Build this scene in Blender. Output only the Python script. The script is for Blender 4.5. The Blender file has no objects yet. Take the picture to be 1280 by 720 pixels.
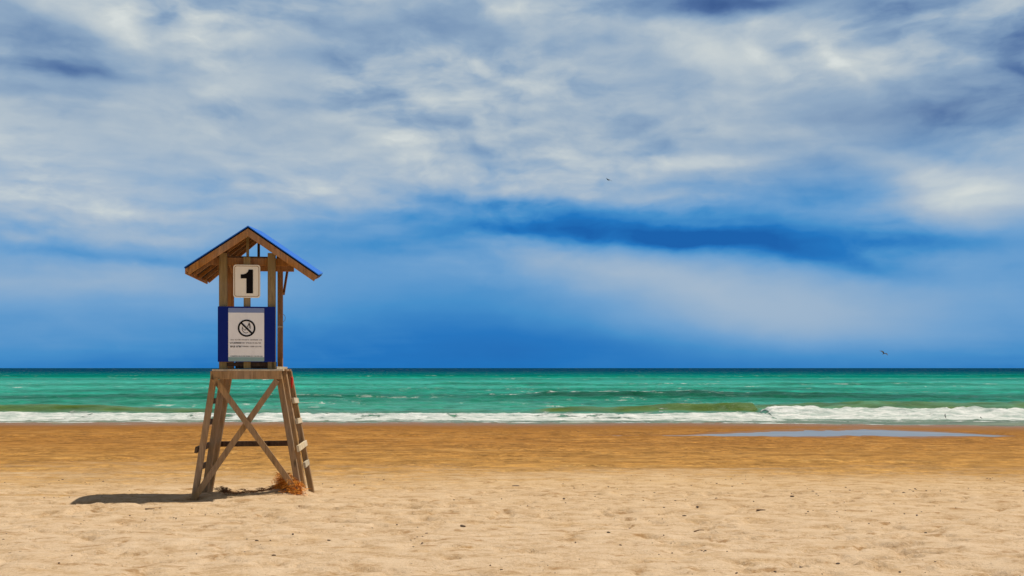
import bpy, bmesh, math, random
import numpy as np
from mathutils import Vector, Matrix
random.seed(7); rng = np.random.default_rng(11)
C = bpy.context.scene.collection
sc = bpy.context.scene

# ------------------------------------------------------------------ helpers
def link(o):
    C.objects.link(o); return o

def tag(o, label, cat, group=None):
    o['label'] = label; o['category'] = cat
    if group: o['group'] = group
    return o

def thing(name, label, cat, loc=(0, 0, 0), rotz=0, group=None):
    o = link(bpy.data.objects.new(name, None))
    o.empty_display_size = .2
    o.location = loc; o.rotation_euler = (0, 0, rotz)
    return tag(o, label, cat, group)

def obj(name, bm, mat, parent=None, smooth=False, label=None):
    me = bpy.data.meshes.new(name); bm.to_mesh(me); bm.free()
    if smooth:
        me.polygons.foreach_set('use_smooth', [True] * len(me.polygons))
    me.materials.append(mat)
    o = link(bpy.data.objects.new(name, me))
    if parent: o.parent = parent
    if label: o['label'] = label
    return o

def beam(bm, a, b, w, t, up=(0, 0, 1), wob=0.0, seg=1):
    """board from a to b; t = thickness along 'up' as far as it is square to the board, w = across"""
    a = Vector(a); b = Vector(b); d = (b - a).normalized()
    u = Vector(up); u = (u - d * u.dot(d)).normalized(); s = d.cross(u).normalized()
    rings = []
    for i in range(seg + 1):
        p = a.lerp(b, i / seg)
        if 0 < i < seg: p = p + s * random.uniform(-wob, wob) + u * random.uniform(-wob, wob)
        c = min(w, t) * .09
        ring = []
        for (x, y) in ((-w/2 + c, -t/2), (w/2 - c, -t/2), (w/2, -t/2 + c), (w/2, t/2 - c),
                       (w/2 - c, t/2), (-w/2 + c, t/2), (-w/2, t/2 - c), (-w/2, -t/2 + c)):
            ring.append(bm.verts.new(p + s * x + u * y))
        rings.append(ring)
    for r0, r1 in zip(rings, rings[1:]):
        for k in range(8):
            bm.faces.new((r0[k], r0[(k+1) % 8], r1[(k+1) % 8], r1[k]))
    bm.faces.new(rings[0][::-1]); bm.faces.new(rings[-1])
    bm.normal_update()
    return bm

def prism(bm, pts, y0, y1):
    """outline in the x-z plane pushed from y0 (front) to y1 (back)"""
    f = [bm.verts.new((x, y0, z)) for x, z in pts]
    k = [bm.verts.new((x, y1, z)) for x, z in pts]
    n = len(pts)
    bm.faces.new(f); bm.faces.new(k[::-1])
    for i in range(n):
        bm.faces.new((f[i], k[i], k[(i+1) % n], f[(i+1) % n]))
    bmesh.ops.recalc_face_normals(bm, faces=bm.faces)
    return bm

def rrect(x0, z0, x1, z1, r, n=5):
    p = []
    for cx, cz, a0 in ((x1-r, z1-r, 0), (x0+r, z1-r, 90), (x0+r, z0+r, 180), (x1-r, z0+r, 270)):
        for i in range(n + 1):
            a = math.radians(a0 + 90 * i / n)
            p.append((cx + r * math.cos(a), cz + r * math.sin(a)))
    return p

def ring_prism(bm, outer, inner, y0, y1):
    n = len(outer)
    def L(pts, y): return [bm.verts.new((x, y, z)) for x, z in pts]
    a, b, c, d = L(outer, y0), L(inner, y0), L(outer, y1), L(inner, y1)
    for i in range(n):
        j = (i + 1) % n
        bm.faces.new((a[i], a[j], b[j], b[i])); bm.faces.new((c[i], d[i], d[j], c[j]))
        bm.faces.new((a[i], c[i], c[j], a[j])); bm.faces.new((b[i], b[j], d[j], d[i]))
    bmesh.ops.recalc_face_normals(bm, faces=bm.faces)
    return bm

def grid_mesh(name, xs, ys, Z, mat, attrs=None):
    nx, ny = len(xs), len(ys)
    X, Y = np.meshgrid(xs, ys)
    co = np.stack([X, Y, Z], -1).reshape(-1, 3).astype(np.float32)
    me = bpy.data.meshes.new(name)
    i = np.arange(nx * ny).reshape(ny, nx)
    q = np.stack([i[:-1, :-1], i[:-1, 1:], i[1:, 1:], i[1:, :-1]], -1).reshape(-1, 4)
    me.vertices.add(len(co)); me.vertices.foreach_set('co', co.ravel())
    me.loops.add(q.size); me.loops.foreach_set('vertex_index', q.ravel().astype(np.int32))
    me.polygons.add(len(q))
    me.polygons.foreach_set('loop_start', np.arange(0, q.size, 4, dtype=np.int32))
    me.polygons.foreach_set('loop_total', np.full(len(q), 4, np.int32))
    me.polygons.foreach_set('use_smooth', np.ones(len(q), bool))
    for k, v in (attrs or {}).items():
        at = me.attributes.new(k, 'FLOAT', 'POINT')
        at.data.foreach_set('value', v.astype(np.float32).ravel())
    me.update(calc_edges=True)
    me.materials.append(mat)
    return link(bpy.data.objects.new(name, me))

def smooth01(t):
    t = np.clip(t, 0, 1); return t * t * (3 - 2 * t)

_perm = rng.permutation(4096)
_val = rng.random(4096)
def vnoise(x, y, seed=0):
    xi = np.floor(x).astype(np.int64); yi = np.floor(y).astype(np.int64)
    fx = x - xi; fy = y - yi
    fx = fx*fx*fx*(fx*(fx*6-15)+10); fy = fy*fy*fy*(fy*(fy*6-15)+10)
    def h(a, b): return _val[_perm[(_perm[(a + seed * 131) & 4095] + b) & 4095]]
    return ((h(xi, yi)*(1-fx) + h(xi+1, yi)*fx)*(1-fy) + (h(xi, yi+1)*(1-fx) + h(xi+1, yi+1)*fx)*fy) * 2 - 1
def fbm(x, y, o=4, seed=0, gain=.5):
    a, t, n = 1., 0., 0.
    for k in range(o):
        t = t + a * vnoise(x, y, seed + k); n += a; a *= gain; x = x * 2.03 + 17.3; y = y * 2.03 + 5.1
    return t / n

# ------------------------------------------------------------------ node helpers
class NT:
    def __init__(s, tree):
        s.t = tree; s.n = tree.nodes; s.l = tree.links
    def new(s, typ, **kw):
        n = s.n.new(typ)
        for k, v in kw.items(): setattr(n, k, v)
        return n
    def put(s, sock, v):
        if isinstance(v, bpy.types.NodeSocket): s.l.new(v, sock)
        else: sock.default_value = v
    def math(s, op, a, b=None, c=None, clamp=False):
        n = s.new('ShaderNodeMath', operation=op); n.use_clamp = clamp
        s.put(n.inputs[0], a)
        if b is not None: s.put(n.inputs[1], b)
        if c is not None: s.put(n.inputs[2], c)
        return n.outputs[0]
    def vmath(s, op, a, b=None):
        n = s.new('ShaderNodeVectorMath', operation=op)
        s.put(n.inputs[0], a)
        if b is not None: s.put(n.inputs[1], b)
        return n
    def noise(s, vec, scale, detail=4, rough=.5, dist=0.):
        n = s.new('ShaderNodeTexNoise')
        s.put(n.inputs['Vector'], vec)
        n.inputs['Scale'].default_value = scale; n.inputs['Detail'].default_value = detail
        n.inputs['Roughness'].default_value = rough; n.inputs['Distortion'].default_value = dist
        return n
    def scale(s, vec, sc):
        n = s.new('ShaderNodeMapping'); s.put(n.inputs['Vector'], vec)
        n.inputs['Scale'].default_value = sc
        return n.outputs[0]
    def ramp(s, fac, stops, interp='LINEAR'):
        n = s.new('ShaderNodeValToRGB'); cr = n.color_ramp; cr.interpolation = interp
        while len(cr.elements) < len(stops): cr.elements.new(.5)
        for e, (p, c) in zip(cr.elements, stops):
            e.position = p; e.color = tuple(c) + (1,) if len(c) == 3 else c
        s.put(n.inputs[0], fac)
        return n.outputs[0]
    def rng(s, v, a, b, c=0., d=1., smooth=False):
        n = s.new('ShaderNodeMapRange'); n.clamp = True
        if smooth: n.interpolation_type = 'SMOOTHSTEP'
        s.put(n.inputs['Value'], v)
        for k, x in (('From Min', a), ('From Max', b), ('To Min', c), ('To Max', d)): s.put(n.inputs[k], x)
        return n.outputs['Result']
    def mix(s, fac, a, b, blend='MIX'):
        n = s.new('ShaderNodeMix', data_type='RGBA', blend_type=blend)
        s.put(n.inputs[0], fac); s.put(n.inputs[6], a); s.put(n.inputs[7], b)
        return n.outputs[2]
    def bump(s, h, strength, dist, normal=None):
        n = s.new('ShaderNodeBump'); s.put(n.inputs['Height'], h)
        n.inputs['Strength'].default_value = strength; n.inputs['Distance'].default_value = dist
        if normal is not None: s.put(n.inputs['Normal'], normal)
        return n.outputs[0]

def srgb(r, g, b):
    def f(c):
        c /= 255; return c / 12.92 if c <= .04045 else ((c + .055) / 1.055) ** 2.4
    return (f(r), f(g), f(b))

def material(name):
    m = bpy.data.materials.new(name); m.use_nodes = True
    nt = NT(m.node_tree); p = m.node_tree.nodes['Principled BSDF']
    return m, nt, p

def c4(c): return tuple(c) + (1.,)

def wood(name, a, b, grey=.0, rough=.8):
    """a / b dark and light grain; each board takes its own tint and grain offset"""
    m, t, p = material(name)
    tc = t.new('ShaderNodeTexCoord'); oi = t.new('ShaderNodeObjectInfo')
    geo = t.new('ShaderNodeNewGeometry')
    off = t.vmath('SCALE', (13.1, 7.7, 5.3)); t.put(off.inputs['Scale'], oi.outputs['Random'])
    v = t.vmath('ADD', tc.outputs['Object'], off.outputs[0]).outputs[0]
    g = t.noise(t.scale(v, (26, 26, 2.2)), 1.0, 5, .62, .6).outputs[0]
    g2 = t.noise(t.scale(v, (70, 70, 5)), 1.0, 3, .6).outputs[0]
    big = t.noise(v, 2.3, 3, .5).outputs[0]
    f = t.math('MULTIPLY_ADD', g2, .35, t.math('MULTIPLY', g, .65))
    col = t.ramp(f, [(.3, a), (.5, tuple((x+y)/2 for x, y in zip(a, b))), (.68, b)])
    hsv = t.new('ShaderNodeHueSaturation')
    t.put(hsv.inputs['Color'], col)
    t.put(hsv.inputs['Value'], t.math('MULTIPLY_ADD', oi.outputs['Random'], .35, .82))
    t.put(hsv.inputs['Saturation'], t.rng(big, .3, .7, .8, 1.15))
    weather = t.rng(t.noise(v, 5.5, 5, .65).outputs[0], .46, .66)
    col2 = t.mix(t.math('MULTIPLY', weather, .35 + grey), hsv.outputs[0], c4((.25, .175, .095)))
    knot = t.new('ShaderNodeTexVoronoi'); t.put(knot.inputs['Vector'], t.scale(v, (6, 6, 2.2)))
    knot.inputs['Scale'].default_value = 1.
    k = t.rng(knot.outputs['Distance'], .05, .16, .35, 1.)
    col3 = t.mix(1., col2, k, 'MULTIPLY')
    t.l.new(col3, p.inputs['Base Color'])
    p.inputs['Roughness'].default_value = rough
    p.inputs['Specular IOR Level'].default_value = .25
    t.l.new(t.bump(f, .35, .006), p.inputs['Normal'])
    return m

def paint(name, col, rough=.45, dirt=.25, dirtcol=(.2, .15, .1), spec=.4):
    m, t, p = material(name)
    tc = t.new('ShaderNodeTexCoord')
    n = t.noise(tc.outputs['Object'], 9, 6, .65).outputs[0]
    n2 = t.noise(t.scale(tc.outputs['Object'], (14, 14, 2.5)), 1.6, 4, .6).outputs[0]
    f = t.math('MULTIPLY', t.rng(t.math('MULTIPLY_ADD', n2, .5, t.math('MULTIPLY', n, .5)), .45, .7), dirt)
    t.l.new(t.mix(f, c4(col), c4(dirtcol)), p.inputs['Base Color'])
    t.l.new(t.rng(n, .3, .7, rough - .1, rough + .15), p.inputs['Roughness'])
    p.inputs['Specular IOR Level'].default_value = spec
    t.l.new(t.bump(n, .15, .002), p.inputs['Normal'])
    return m

# ------------------------------------------------------------------ materials
M_leg = wood('weathered_timber', (.19, .11, .05), (.48, .30, .15), .10)
M_cab = wood('brown_timber', (.20, .085, .026), (.50, .235, .08))
M_post = wood('olive_timber', (.17, .115, .045), (.36, .26, .115), .05)
M_pale = wood('pale_timber', (.42, .33, .2), (.72, .62, .45), .05)
M_dark = wood('dark_timber', (.04, .02, .012), (.11, .055, .03))
M_blue = paint('blue_board_paint', (.004, .018, .19), .6, .06, (.02, .03, .12), .12)
M_roof = paint('blue_sheet_metal', (.012, .15, .62), .4, .08, (.1, .12, .15))
M_white = paint('poster_white', (.90, .90, .90), .6, .12, (.35, .3, .24), .15)
M_cream = paint('sign_cream', (.92, .87, .74), .6, .12, (.4, .3, .18), .15)
M_ink = paint('black_ink', (.006, .005, .006), .7, .03, spec=.08)
M_border = paint('sign_border', (.34, .2, .07), .5, .2)
M_grey = paint('grey_ink', (.22, .2, .19), .6, .1)
M_greydk = paint('dark_grey_ink', (.07, .06, .06), .6, .1)
M_head = paint('poster_heading_blue', (.2, .27, .5), .5, .1)
M_teal = paint('poster_teal', (.25, .40, .40), .5, .1)
M_tealdk = paint('poster_dark_teal', (.05, .15, .16), .5, .1)
M_metal = paint('dull_metal', (.2, .2, .2), .4, .3)
M_red = paint('red_cloth', (.5, .025, .012), .8, .1)

# sand ---------------------------------------------------------------
def sand_material():
    m, t, p = material('beach_sand')
    g = t.new('ShaderNodeNewGeometry'); pos = g.outputs['Position']
    sep = t.new('ShaderNodeSeparateXYZ'); t.l.new(pos, sep.inputs[0])
    wetat = t.new('ShaderNodeAttribute', attribute_name='damp').outputs['Fac']
    soak = t.new('ShaderNodeAttribute', attribute_name='soaked').outputs['Fac']
    drag = t.noise(t.scale(pos, (.35, 2.2, 1)), 1.0, 6, .6, .4).outputs[0]
    drag2 = t.noise(t.scale(pos, (2.6, 4.5, 1)), 1.0, 6, .7, .3).outputs[0]
    fine = t.noise(pos, 26, 6, .7).outputs[0]
    grain = t.noise(pos, 140, 2, .6).outputs[0]
    blot = t.noise(t.scale(pos, (1, 1.6, 1)), 2.6, 5, .6).outputs[0]
    dry = t.ramp(t.math('MULTIPLY_ADD', blot, .6, t.math('MULTIPLY', fine, .4)),
                 [(.32, (.38, .235, .12)), (.42, (.53, .365, .212)), (.5, (.63, .46, .296)), (.64, (.70, .53, .36))])
    damp = t.ramp(t.math('MULTIPLY_ADD', drag2, .45, t.math('MULTIPLY', drag, .55)),
                  [(.3, (.23, .10, .018)), (.45, (.35, .165, .036)), (.56, (.41, .205, .05)), (.7, (.53, .31, .105))])
    edge = t.math('ADD', wetat, t.math('MULTIPLY', t.math('SUBTRACT', drag, .5), 1.1))
    edge = t.math('ADD', edge, t.math('MULTIPLY', t.math('SUBTRACT', drag2, .5), 1.1))
    fleck = t.rng(t.noise(t.scale(pos, (3.2, 6.5, 1)), 1., 6, .68, .5).outputs[0], .55, .65)
    dry = t.mix(t.math('MULTIPLY', fleck, .72), dry, c4((.34, .185, .07)))
    rut = t.noise(t.scale(pos, (7, 6, 1)), 1., 6, .75, .2).outputs[0]
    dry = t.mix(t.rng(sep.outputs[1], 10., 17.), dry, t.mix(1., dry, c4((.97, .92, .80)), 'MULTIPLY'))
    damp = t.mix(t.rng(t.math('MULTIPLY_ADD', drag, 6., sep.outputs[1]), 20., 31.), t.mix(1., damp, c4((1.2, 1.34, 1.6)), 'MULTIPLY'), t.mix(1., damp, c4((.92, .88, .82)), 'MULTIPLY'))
    patch = t.rng(t.noise(t.scale(pos, (.5, .8, 1)), 1., 4, .6, .4).outputs[0], .38, .62)
    rut2 = t.noise(t.scale(pos, (1.6, 1.9, 1)), 1., 5, .65, .3).outputs[0]
    damp = t.mix(patch, damp, t.mix(1., damp, t.rng(rut, .32, .68, .4, 1.5), 'MULTIPLY'))
    damp = t.mix(1., damp, t.rng(rut2, .3, .7, .62, 1.36), 'MULTIPLY')
    col = t.mix(t.rng(edge, .0, .95, smooth=True), dry, damp)
    col = t.mix(t.rng(t.math('ADD', soak, t.math('MULTIPLY', t.math('SUBTRACT', drag, .5), .8)), .3, .8, smooth=True), col, c4((.26, .108, .016)))
    # grains of dark shell and weed
    vo = t.new('ShaderNodeTexVoronoi'); t.put(vo.inputs['Vector'], t.scale(pos, (1, .8, 1)))
    vo.inputs['Scale'].default_value = 7.5; vo.inputs['Randomness'].default_value = 1.
    big = t.math('LESS_THAN', vo.outputs['Distance'], t.rng(t.noise(pos, 1.1, 3, .6).outputs[0], .38, .75, .0, .14))
    vo2 = t.new('ShaderNodeTexVoronoi'); t.put(vo2.inputs['Vector'], pos); vo2.inputs['Scale'].default_value = 24
    sm = t.math('LESS_THAN', vo2.outputs['Distance'], t.rng(t.noise(pos, 2.1, 3, .6).outputs[0], .36, .75, .0, .22))
    vo3 = t.new('ShaderNodeTexVoronoi'); t.put(vo3.inputs['Vector'], t.scale(pos, (1.5, .55, 1))); vo3.inputs['Scale'].default_value = 1.5
    clod = t.math('LESS_THAN', vo3.outputs['Distance'], t.rng(t.noise(t.scale(pos, (.15, .6, 1)), 1., 4, .65).outputs[0], .45, .72, .0, .13))
    big = t.math('MAXIMUM', big, t.math('MULTIPLY', clod, t.rng(sep.outputs[1], 17., 20.)))
    sp = t.math('MAXIMUM', t.math('MULTIPLY', big, .75), t.math('MULTIPLY', sm, .6))
    col = t.mix(sp, col, c4((.11, .06, .03)))
    col = t.mix(1., col, t.rng(grain, .25, .75, .82, 1.14), 'MULTIPLY')
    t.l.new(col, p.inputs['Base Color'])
    t.l.new(t.rng(soak, .5, 1., .95, .34), p.inputs['Roughness'])
    t.l.new(t.rng(soak, .65, 1.05, .12, .42), p.inputs['Specular IOR Level'])
    h = t.math('MULTIPLY_ADD', fine, .6, t.math('MULTIPLY', blot, 1.))
    b = t.bump(h, .65, .06)
    b = t.bump(t.math('MULTIPLY_ADD', drag2, 1., t.math('MULTIPLY', grain, .15)), .4, .05, b)
    t.l.new(b, p.inputs['Normal'])
    return m
M_sand = sand_material()

def sea_material():
    m, t, p = material('sea_water')
    g = t.new('ShaderNodeNewGeometry'); pos = g.outputs['Position']
    sep = t.new('ShaderNodeSeparateXYZ'); t.l.new(pos, sep.inputs[0])
    foam = t.new('ShaderNodeAttribute', attribute_name='foam').outputs['Fac']
    thin = t.new('ShaderNodeAttribute', attribute_name='thin').outputs['Fac']
    lg = t.math('LOGARITHM', t.math('DIVIDE', t.math('MAXIMUM', sep.outputs[1], 40.), 40.), math.e)
    lg = t.math('DIVIDE', lg, math.log(100.))
    # soft-edged bands run along the shore and wander with the sandbars
    n = t.noise(t.scale(pos, (.012, .05, 1)), 1., 5, .6, .5).outputs[0]
    n2 = t.noise(t.scale(pos, (.06, .22, 1)), 1., 5, .65, .4).outputs[0]
    lgw = t.math('MULTIPLY_ADD', t.math('SUBTRACT', n, .5), .16, lg)
    def k(y): return math.log(y / 40) / math.log(100)
    col = t.ramp(lgw, [(k(41), (.14, .16, .085)), (k(47), (.075, .18, .12)), (k(58), (.028, .24, .17)), (k(67), (.003, .15, .09)),
                       (k(80), (.003, .17, .105)), (k(92), (.012, .25, .175)), (k(130), (.030, .305, .225)), (k(185), (.012, .26, .195)),
                       (k(270), (.0015, .165, .14)), (k(420), (.0004, .085, .10)), (k(800), (.0003, .038, .080))])
    col = t.mix(t.rng(n2, .35, .7, 0., .6), col, t.mix(1., col, c4((1.9, 1.35, 1.4)), 'MULTIPLY'))
    rip = t.noise(t.scale(pos, (.5, 1.5, 1)), 1., 6, .65, .3).outputs[0]
    col = t.mix(1., col, t.rng(rip, .3, .7, .55, 1.45), 'MULTIPLY')
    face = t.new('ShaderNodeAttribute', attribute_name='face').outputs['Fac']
    col = t.mix(face, col, t.mix(1., col, c4((.10, .50, .42)), 'MULTIPLY'))  # swell fronts painted darker: their weaker sky reflection is put into the colour
    col = t.mix(thin, col, t.mix(t.rng(rip, .3, .7), c4((.048, .090, .010)), c4((.120, .175, .022))))
    # whitecaps
    wn = t.noise(t.scale(pos, (.07, .22, 1)), 1., 7, .75, .6).outputs[0]
    wn2 = t.noise(t.scale(pos, (.9, .35, 1)), 1., 5, .7, .3).outputs[0]
    cap = t.math('MULTIPLY', t.rng(wn, .57, .64), t.rng(wn2, .5, .6))
    # foam broken up by noise
    fn = t.noise(t.scale(pos, (1.1, 1.6, 1.6)), 1., 7, .7, .4).outputs[0]
    fm = t.rng(t.math('MULTIPLY_ADD', t.math('SUBTRACT', fn, .5), 2.4, foam), .4, .62, smooth=True)
    fmask = t.math('MAXIMUM', fm, t.math('MULTIPLY', cap, .8), clamp=True)
    fcol = t.mix(t.rng(t.noise(t.scale(pos, (.8, 2.5, 2.5)), 1.3, 5, .65).outputs[0], .35, .62), c4((.34, .42, .38)), c4((.74, .75, .72)))
    col = t.mix(fmask, col, fcol)
    t.l.new(col, p.inputs['Base Color'])
    t.l.new(t.rng(fmask, 0, 1, .35, .95), p.inputs['Roughness'])
    t.l.new(t.math('MULTIPLY', t.rng(fmask, 0, 1, 1., .2), t.rng(lg, k(60), k(220), .10, .0)), p.inputs['Specular IOR Level'])
    p.inputs['IOR'].default_value = 1.33
    h = t.math('MULTIPLY_ADD', rip, .8, t.math('MULTIPLY', t.noise(t.scale(pos, (2.5, 6, 1)), 1., 4, .6).outputs[0], .25))
    h = t.math('MULTIPLY_ADD', t.math('MULTIPLY', fn, fmask), .9, h)
    t.l.new(t.bump(h, .7, .25), p.inputs['Normal'])
    return m
M_sea = sea_material()

def pool_material():
    m, t, p = material('still_shallow_water')
    tc = t.new('ShaderNodeNewGeometry')
    n = t.noise(t.scale(tc.outputs['Position'], (.5, 3, 1)), 1., 4, .6).outputs[0]
    t.l.new(t.ramp(n, [(.35, (.17, .20, .23)), (.65, (.27, .28, .29))]), p.inputs['Base Color'])
    p.inputs['Roughness'].default_value = .3; p.inputs['IOR'].default_value = 1.33
    t.l.new(t.bump(n, .05, .02), p.inputs['Normal'])
    return m
M_pool = pool_material()

# ------------------------------------------------------------------ beach
TX, TY, YAW = -3.670, 13.75, math.radians(8.3)
cy_, sy_ = math.cos(YAW), math.sin(YAW)
def tower_local(X, Y):
    dx, dy = X - TX, Y - TY
    return dx * cy_ + dy * sy_, -dx * sy_ + dy * cy_

def shore_y(X):                    # where the sea meets the sand
    return 42.0 - .19 * np.clip(X - 7, 0, 25) + .5 * fbm(X * .16, X * 0 + 3.3, 3, 40) + .18 * vnoise(X * .9, X * 0, 44)

def pool_mask(X, Y):
    half = 1.75 * np.maximum(smooth01((X - 2.2) / 11), .09 * smooth01((X - 1.5) / 2)) * smooth01((17.4 - X) / 4.5)
    c = 32.35 + half + .2 * vnoise(X * .35, X * 0 + 9, 71) + .30 * fbm(X * 1.1, Y * .6, 4, 73, .6)
    return np.clip(1.15 - np.abs(Y - c) / np.maximum(half * (1 + .55 * fbm(X * .7, X * 0 + 5, 4, 75, .6)), .02), -1, 1)

POOL_Z = -.478
def ground_z(X, Y, detail=True):
    z = np.where(Y < 13.3, 0., -.2 * smooth01((Y - 13.2) / 4.2))
    z = z - .012 * np.clip(Y - 16, 0, 13) - .09 * smooth01((Y - 26) / 5)
    sy = shore_y(X)
    z = np.where(Y > 34, np.minimum(z, z - .10 * smooth01((Y - 36) / np.maximum(sy - 36, 1))), z)
    z = np.where(Y > sy, z - .06 * (Y - sy), z)
    # low bank between pool and sea
    if detail:
        near = smooth01((26 - Y) / 8)
        far = smooth01((Y - 15.) / 3)
        fade = smooth01((60 - np.abs(X)) / 30) * smooth01((46 - Y) / 5)
        big = fbm(X * .5, Y * .7, 3, 3) * .035 * near
        mid = fbm(X * 2.1, Y * 2.1, 4, 9) * .035
        pock = np.minimum(fbm(X * 4.2 + .3, Y * 6.0, 4, 15), -.14) + .14      # hollows left by feet
        rough = .6 + .6 * smooth01(fbm(X * .25, Y * .5, 3, 21) * 1.6 + .5)
        zz = big + (mid * .8 + pock * .13) * rough
        flat = (.45 * fbm(X * .5, Y * 3.0, 4, 27) + .3 * fbm(X * 2.2, Y * 5., 3, 29)) * .05
        zz = zz * (1 - far * .8) + flat * far
        zz = zz - .055 * np.exp(-((Y - 14.75) / .7) ** 2) * smooth01((-1.0 - X) / 2)
        # sand drifted round the legs
        lx, ly = tower_local(X, Y)
        zz = zz + .19 * np.exp(-((lx - .60) / .24) ** 2 - ((ly - .25) / .33) ** 2)
        zz = zz + .06 * np.exp(-((lx - .1) / .55) ** 2 - ((ly - .05) / .22) ** 2)
        zz = zz + .04 * np.exp(-((lx + .45) / .3) ** 2 - ((ly - .35) / .3) ** 2)
        zz = zz - .06 * np.exp(-((lx - .2) / .8) ** 2 - ((ly - 1.0) / .5) ** 2)
        z = z + zz * fade
        pm = pool_mask(X, Y)
        calm = smooth01((pm + .9) / 1.1)
        z = z * (1 - calm * .7) + calm * .7 * (POOL_Z + .02)
        z = z - .05 * smooth01(pm * 1.6)
    return z

xs = np.concatenate([[-4000, -1500, -600, -250, -120], np.linspace(-70, -32, 40)[:-1], np.linspace(-32, -13, 130)[:-1], np.linspace(-13, 13, 680)[:-1],
                     np.linspace(13, 32, 130)[:-1], np.linspace(32, 70, 40), [120, 250, 600, 1500, 4000]])
ys = np.concatenate([[-1500, -500, -150, -50, -15, 0], np.linspace(2, 6, 14)[:-1], np.linspace(6, 16, 300)[:-1], np.linspace(16, 28, 170)[:-1],
                     np.linspace(28, 48, 200), [60, 100]])
X, Y = np.meshgrid(xs, ys)
Z = ground_z(X, Y)
sy = shore_y(X)
damp = .5 + (Y - 18.2 - 2.4 * fbm(X * .14, Y * .16, 4, 33, .6)) / np.where(X > 1, 4.6, 4.6 + .5 * np.clip(1 - X, 0, 8))
damp = np.maximum(damp, .62 * np.exp(-((Y - 14.25) / .45) ** 2) * smooth01((-4.6 - X) / 2.))
damp = np.clip(damp, 0, 1.4)
soaked = np.maximum(smooth01((Y - (sy - 13)) / 13), .9 * smooth01((pool_mask(X, Y) + .9) / .9))
gnd = grid_mesh('sand_beach', xs, ys, Z, M_sand, {'damp': damp, 'soaked': soaked})
gnd['kind'] = 'structure'

def gz(x, y):
    return float(ground_z(np.array([[float(x)]]), np.array([[float(y)]]))[0, 0])

# tidal pool: level sheet lying in the hollow
px_ = np.linspace(-1, 25, 260); py_ = np.linspace(30.5, 38.5, 60)
PX, PY = np.meshgrid(px_, py_)
bm = bmesh.new()
grid = {}
pm = pool_mask(PX, PY)
for j in range(len(py_) - 1):
    for i in range(len(px_) - 1):
        if pm[j:j+2, i:i+2].max() > -.05:
            vs = []
            for a, b in ((j, i), (j, i+1), (j+1, i+1), (j+1, i)):
                if (a, b) not in grid: grid[(a, b)] = bm.verts.new((px_[b], py_[a], POOL_Z))
                vs.append(grid[(a, b)])
            bm.faces.new(vs)
o = obj('tidal_pool_water', bm, M_pool); o['kind'] = 'structure'

# ------------------------------------------------------------------ sea
SEA = -.55
xs = np.concatenate([[-9000, -3000, -1200, -500, -220], np.linspace(-120, -34, 90)[:-1], np.linspace(-34, 34, 520)[:-1], np.linspace(34, 120, 90), [220, 500, 1200, 3000, 9000]])
ys = np.concatenate([np.linspace(37, 62, 250)[:-1], np.linspace(62, 130, 230)[:-1], np.geomspace(130, 400, 120)[:-1], np.geomspace(400, 24000, 50)])
X, Y = np.meshgrid(xs, ys)
def H(xk, hk): return np.interp(X, xk, hk)
def ridge(y0, wf, wb, wander=.8, freq=.06, seed=0):
    s = Y - (y0 + wander * fbm(X * freq, X * 0 + seed, 3, 60 + seed))
    return np.where(s < 0, np.exp(-(s / wf) ** 2), np.exp(-(np.abs(s) / wb) ** 1.5)), s
near = smooth01((130 - np.abs(X)) / 90)
Z = np.full_like(X, SEA)
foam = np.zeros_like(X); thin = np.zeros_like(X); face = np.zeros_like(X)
# curling breaker in front of the bar
r, s = ridge(50.2, .75, 2.2, .15, .1, 1)
hb = H([-34, -26, -21, -15, -9, 0, 2, 5, 6.6, 9, 12.1, 12.4], [.34, .38, .32, .16, .05, .0, .26, .22, .34, .47, .52, .0])
Z += r * hb
thin = np.maximum(thin, smooth01((r - .03) / .3) * smooth01((hb - .08) / .2) * smooth01((.5 - s) / .4))
cr = np.exp(-((s - .35) / .45) ** 2) * smooth01((X - 4) / 4) * smooth01((12.5 - X) / .4)
foam = np.maximum(foam, .72 * cr)
# broken white water to its right
r, s = ridge(47.9, 1.1, 1.4, .35, .2, 2)
hw = H([12.0, 12.3, 13, 18, 26, 40, 60], [0, .40, .43, .38, .34, .3, .28])
lump = 1 + .28 * fbm(X * 1.6, Y * 1.6, 4, 80)
Z += r * hw * lump
on = smooth01((X - 12.05) / .2)
foam = np.maximum(foam, on * smooth01((Y - (44.0 - .10 * (X - 12))) / 2.2) * smooth01((49.3 - Y) / .9) * 1.25)
foam = np.maximum(foam, on * .42 * smooth01((Y - 41.0) / 2) * smooth01((46 - Y) / 2))
# olive shoulder behind the white water
r, s = ridge(54.2, 1.6, 4., .5, .08, 3)
ho = H([9, 14, 19, 30, 60], [0, .34, .46, .44, .4])
Z += r * ho
thin = np.maximum(thin, smooth01((r - .05) / .4) * smooth01((ho - .1) / .25) * smooth01((.9 - s) / .9) * .85)
# low bore running up the beach on the left
r, s = ridge(46.6, .55, 3., .7, .09, 4)
hl = H([-60, -34, -10, 6, 11.5, 12.5], [.16, .2, .17, .16, .2, 0])
Z += r * hl * (1 + .3 * fbm(X * 1.5, Y * 1.5, 3, 83))
off = smooth01((12.4 - X) / .5)
edge = 42.9 + .9 * fbm(X * .22, X * 0, 4, 90, .6)
foam = np.maximum(foam, off * (.80 + .45 * fbm(X * .3, Y * .5, 3, 97)) * smooth01((Y - edge) / .9) * smooth01((47.6 + .7 * fbm(X * .15, X * 0 + 4, 3, 91) - Y) / .9))
foam = np.maximum(foam, off * .42 * smooth01((Y - 41) / 1.) * smooth01((44.5 - Y) / 1.))
foam = np.maximum(foam, off * .34 * smooth01((Y - 47) / .6) * smooth01((50 - Y) / 1.5) )
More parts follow.
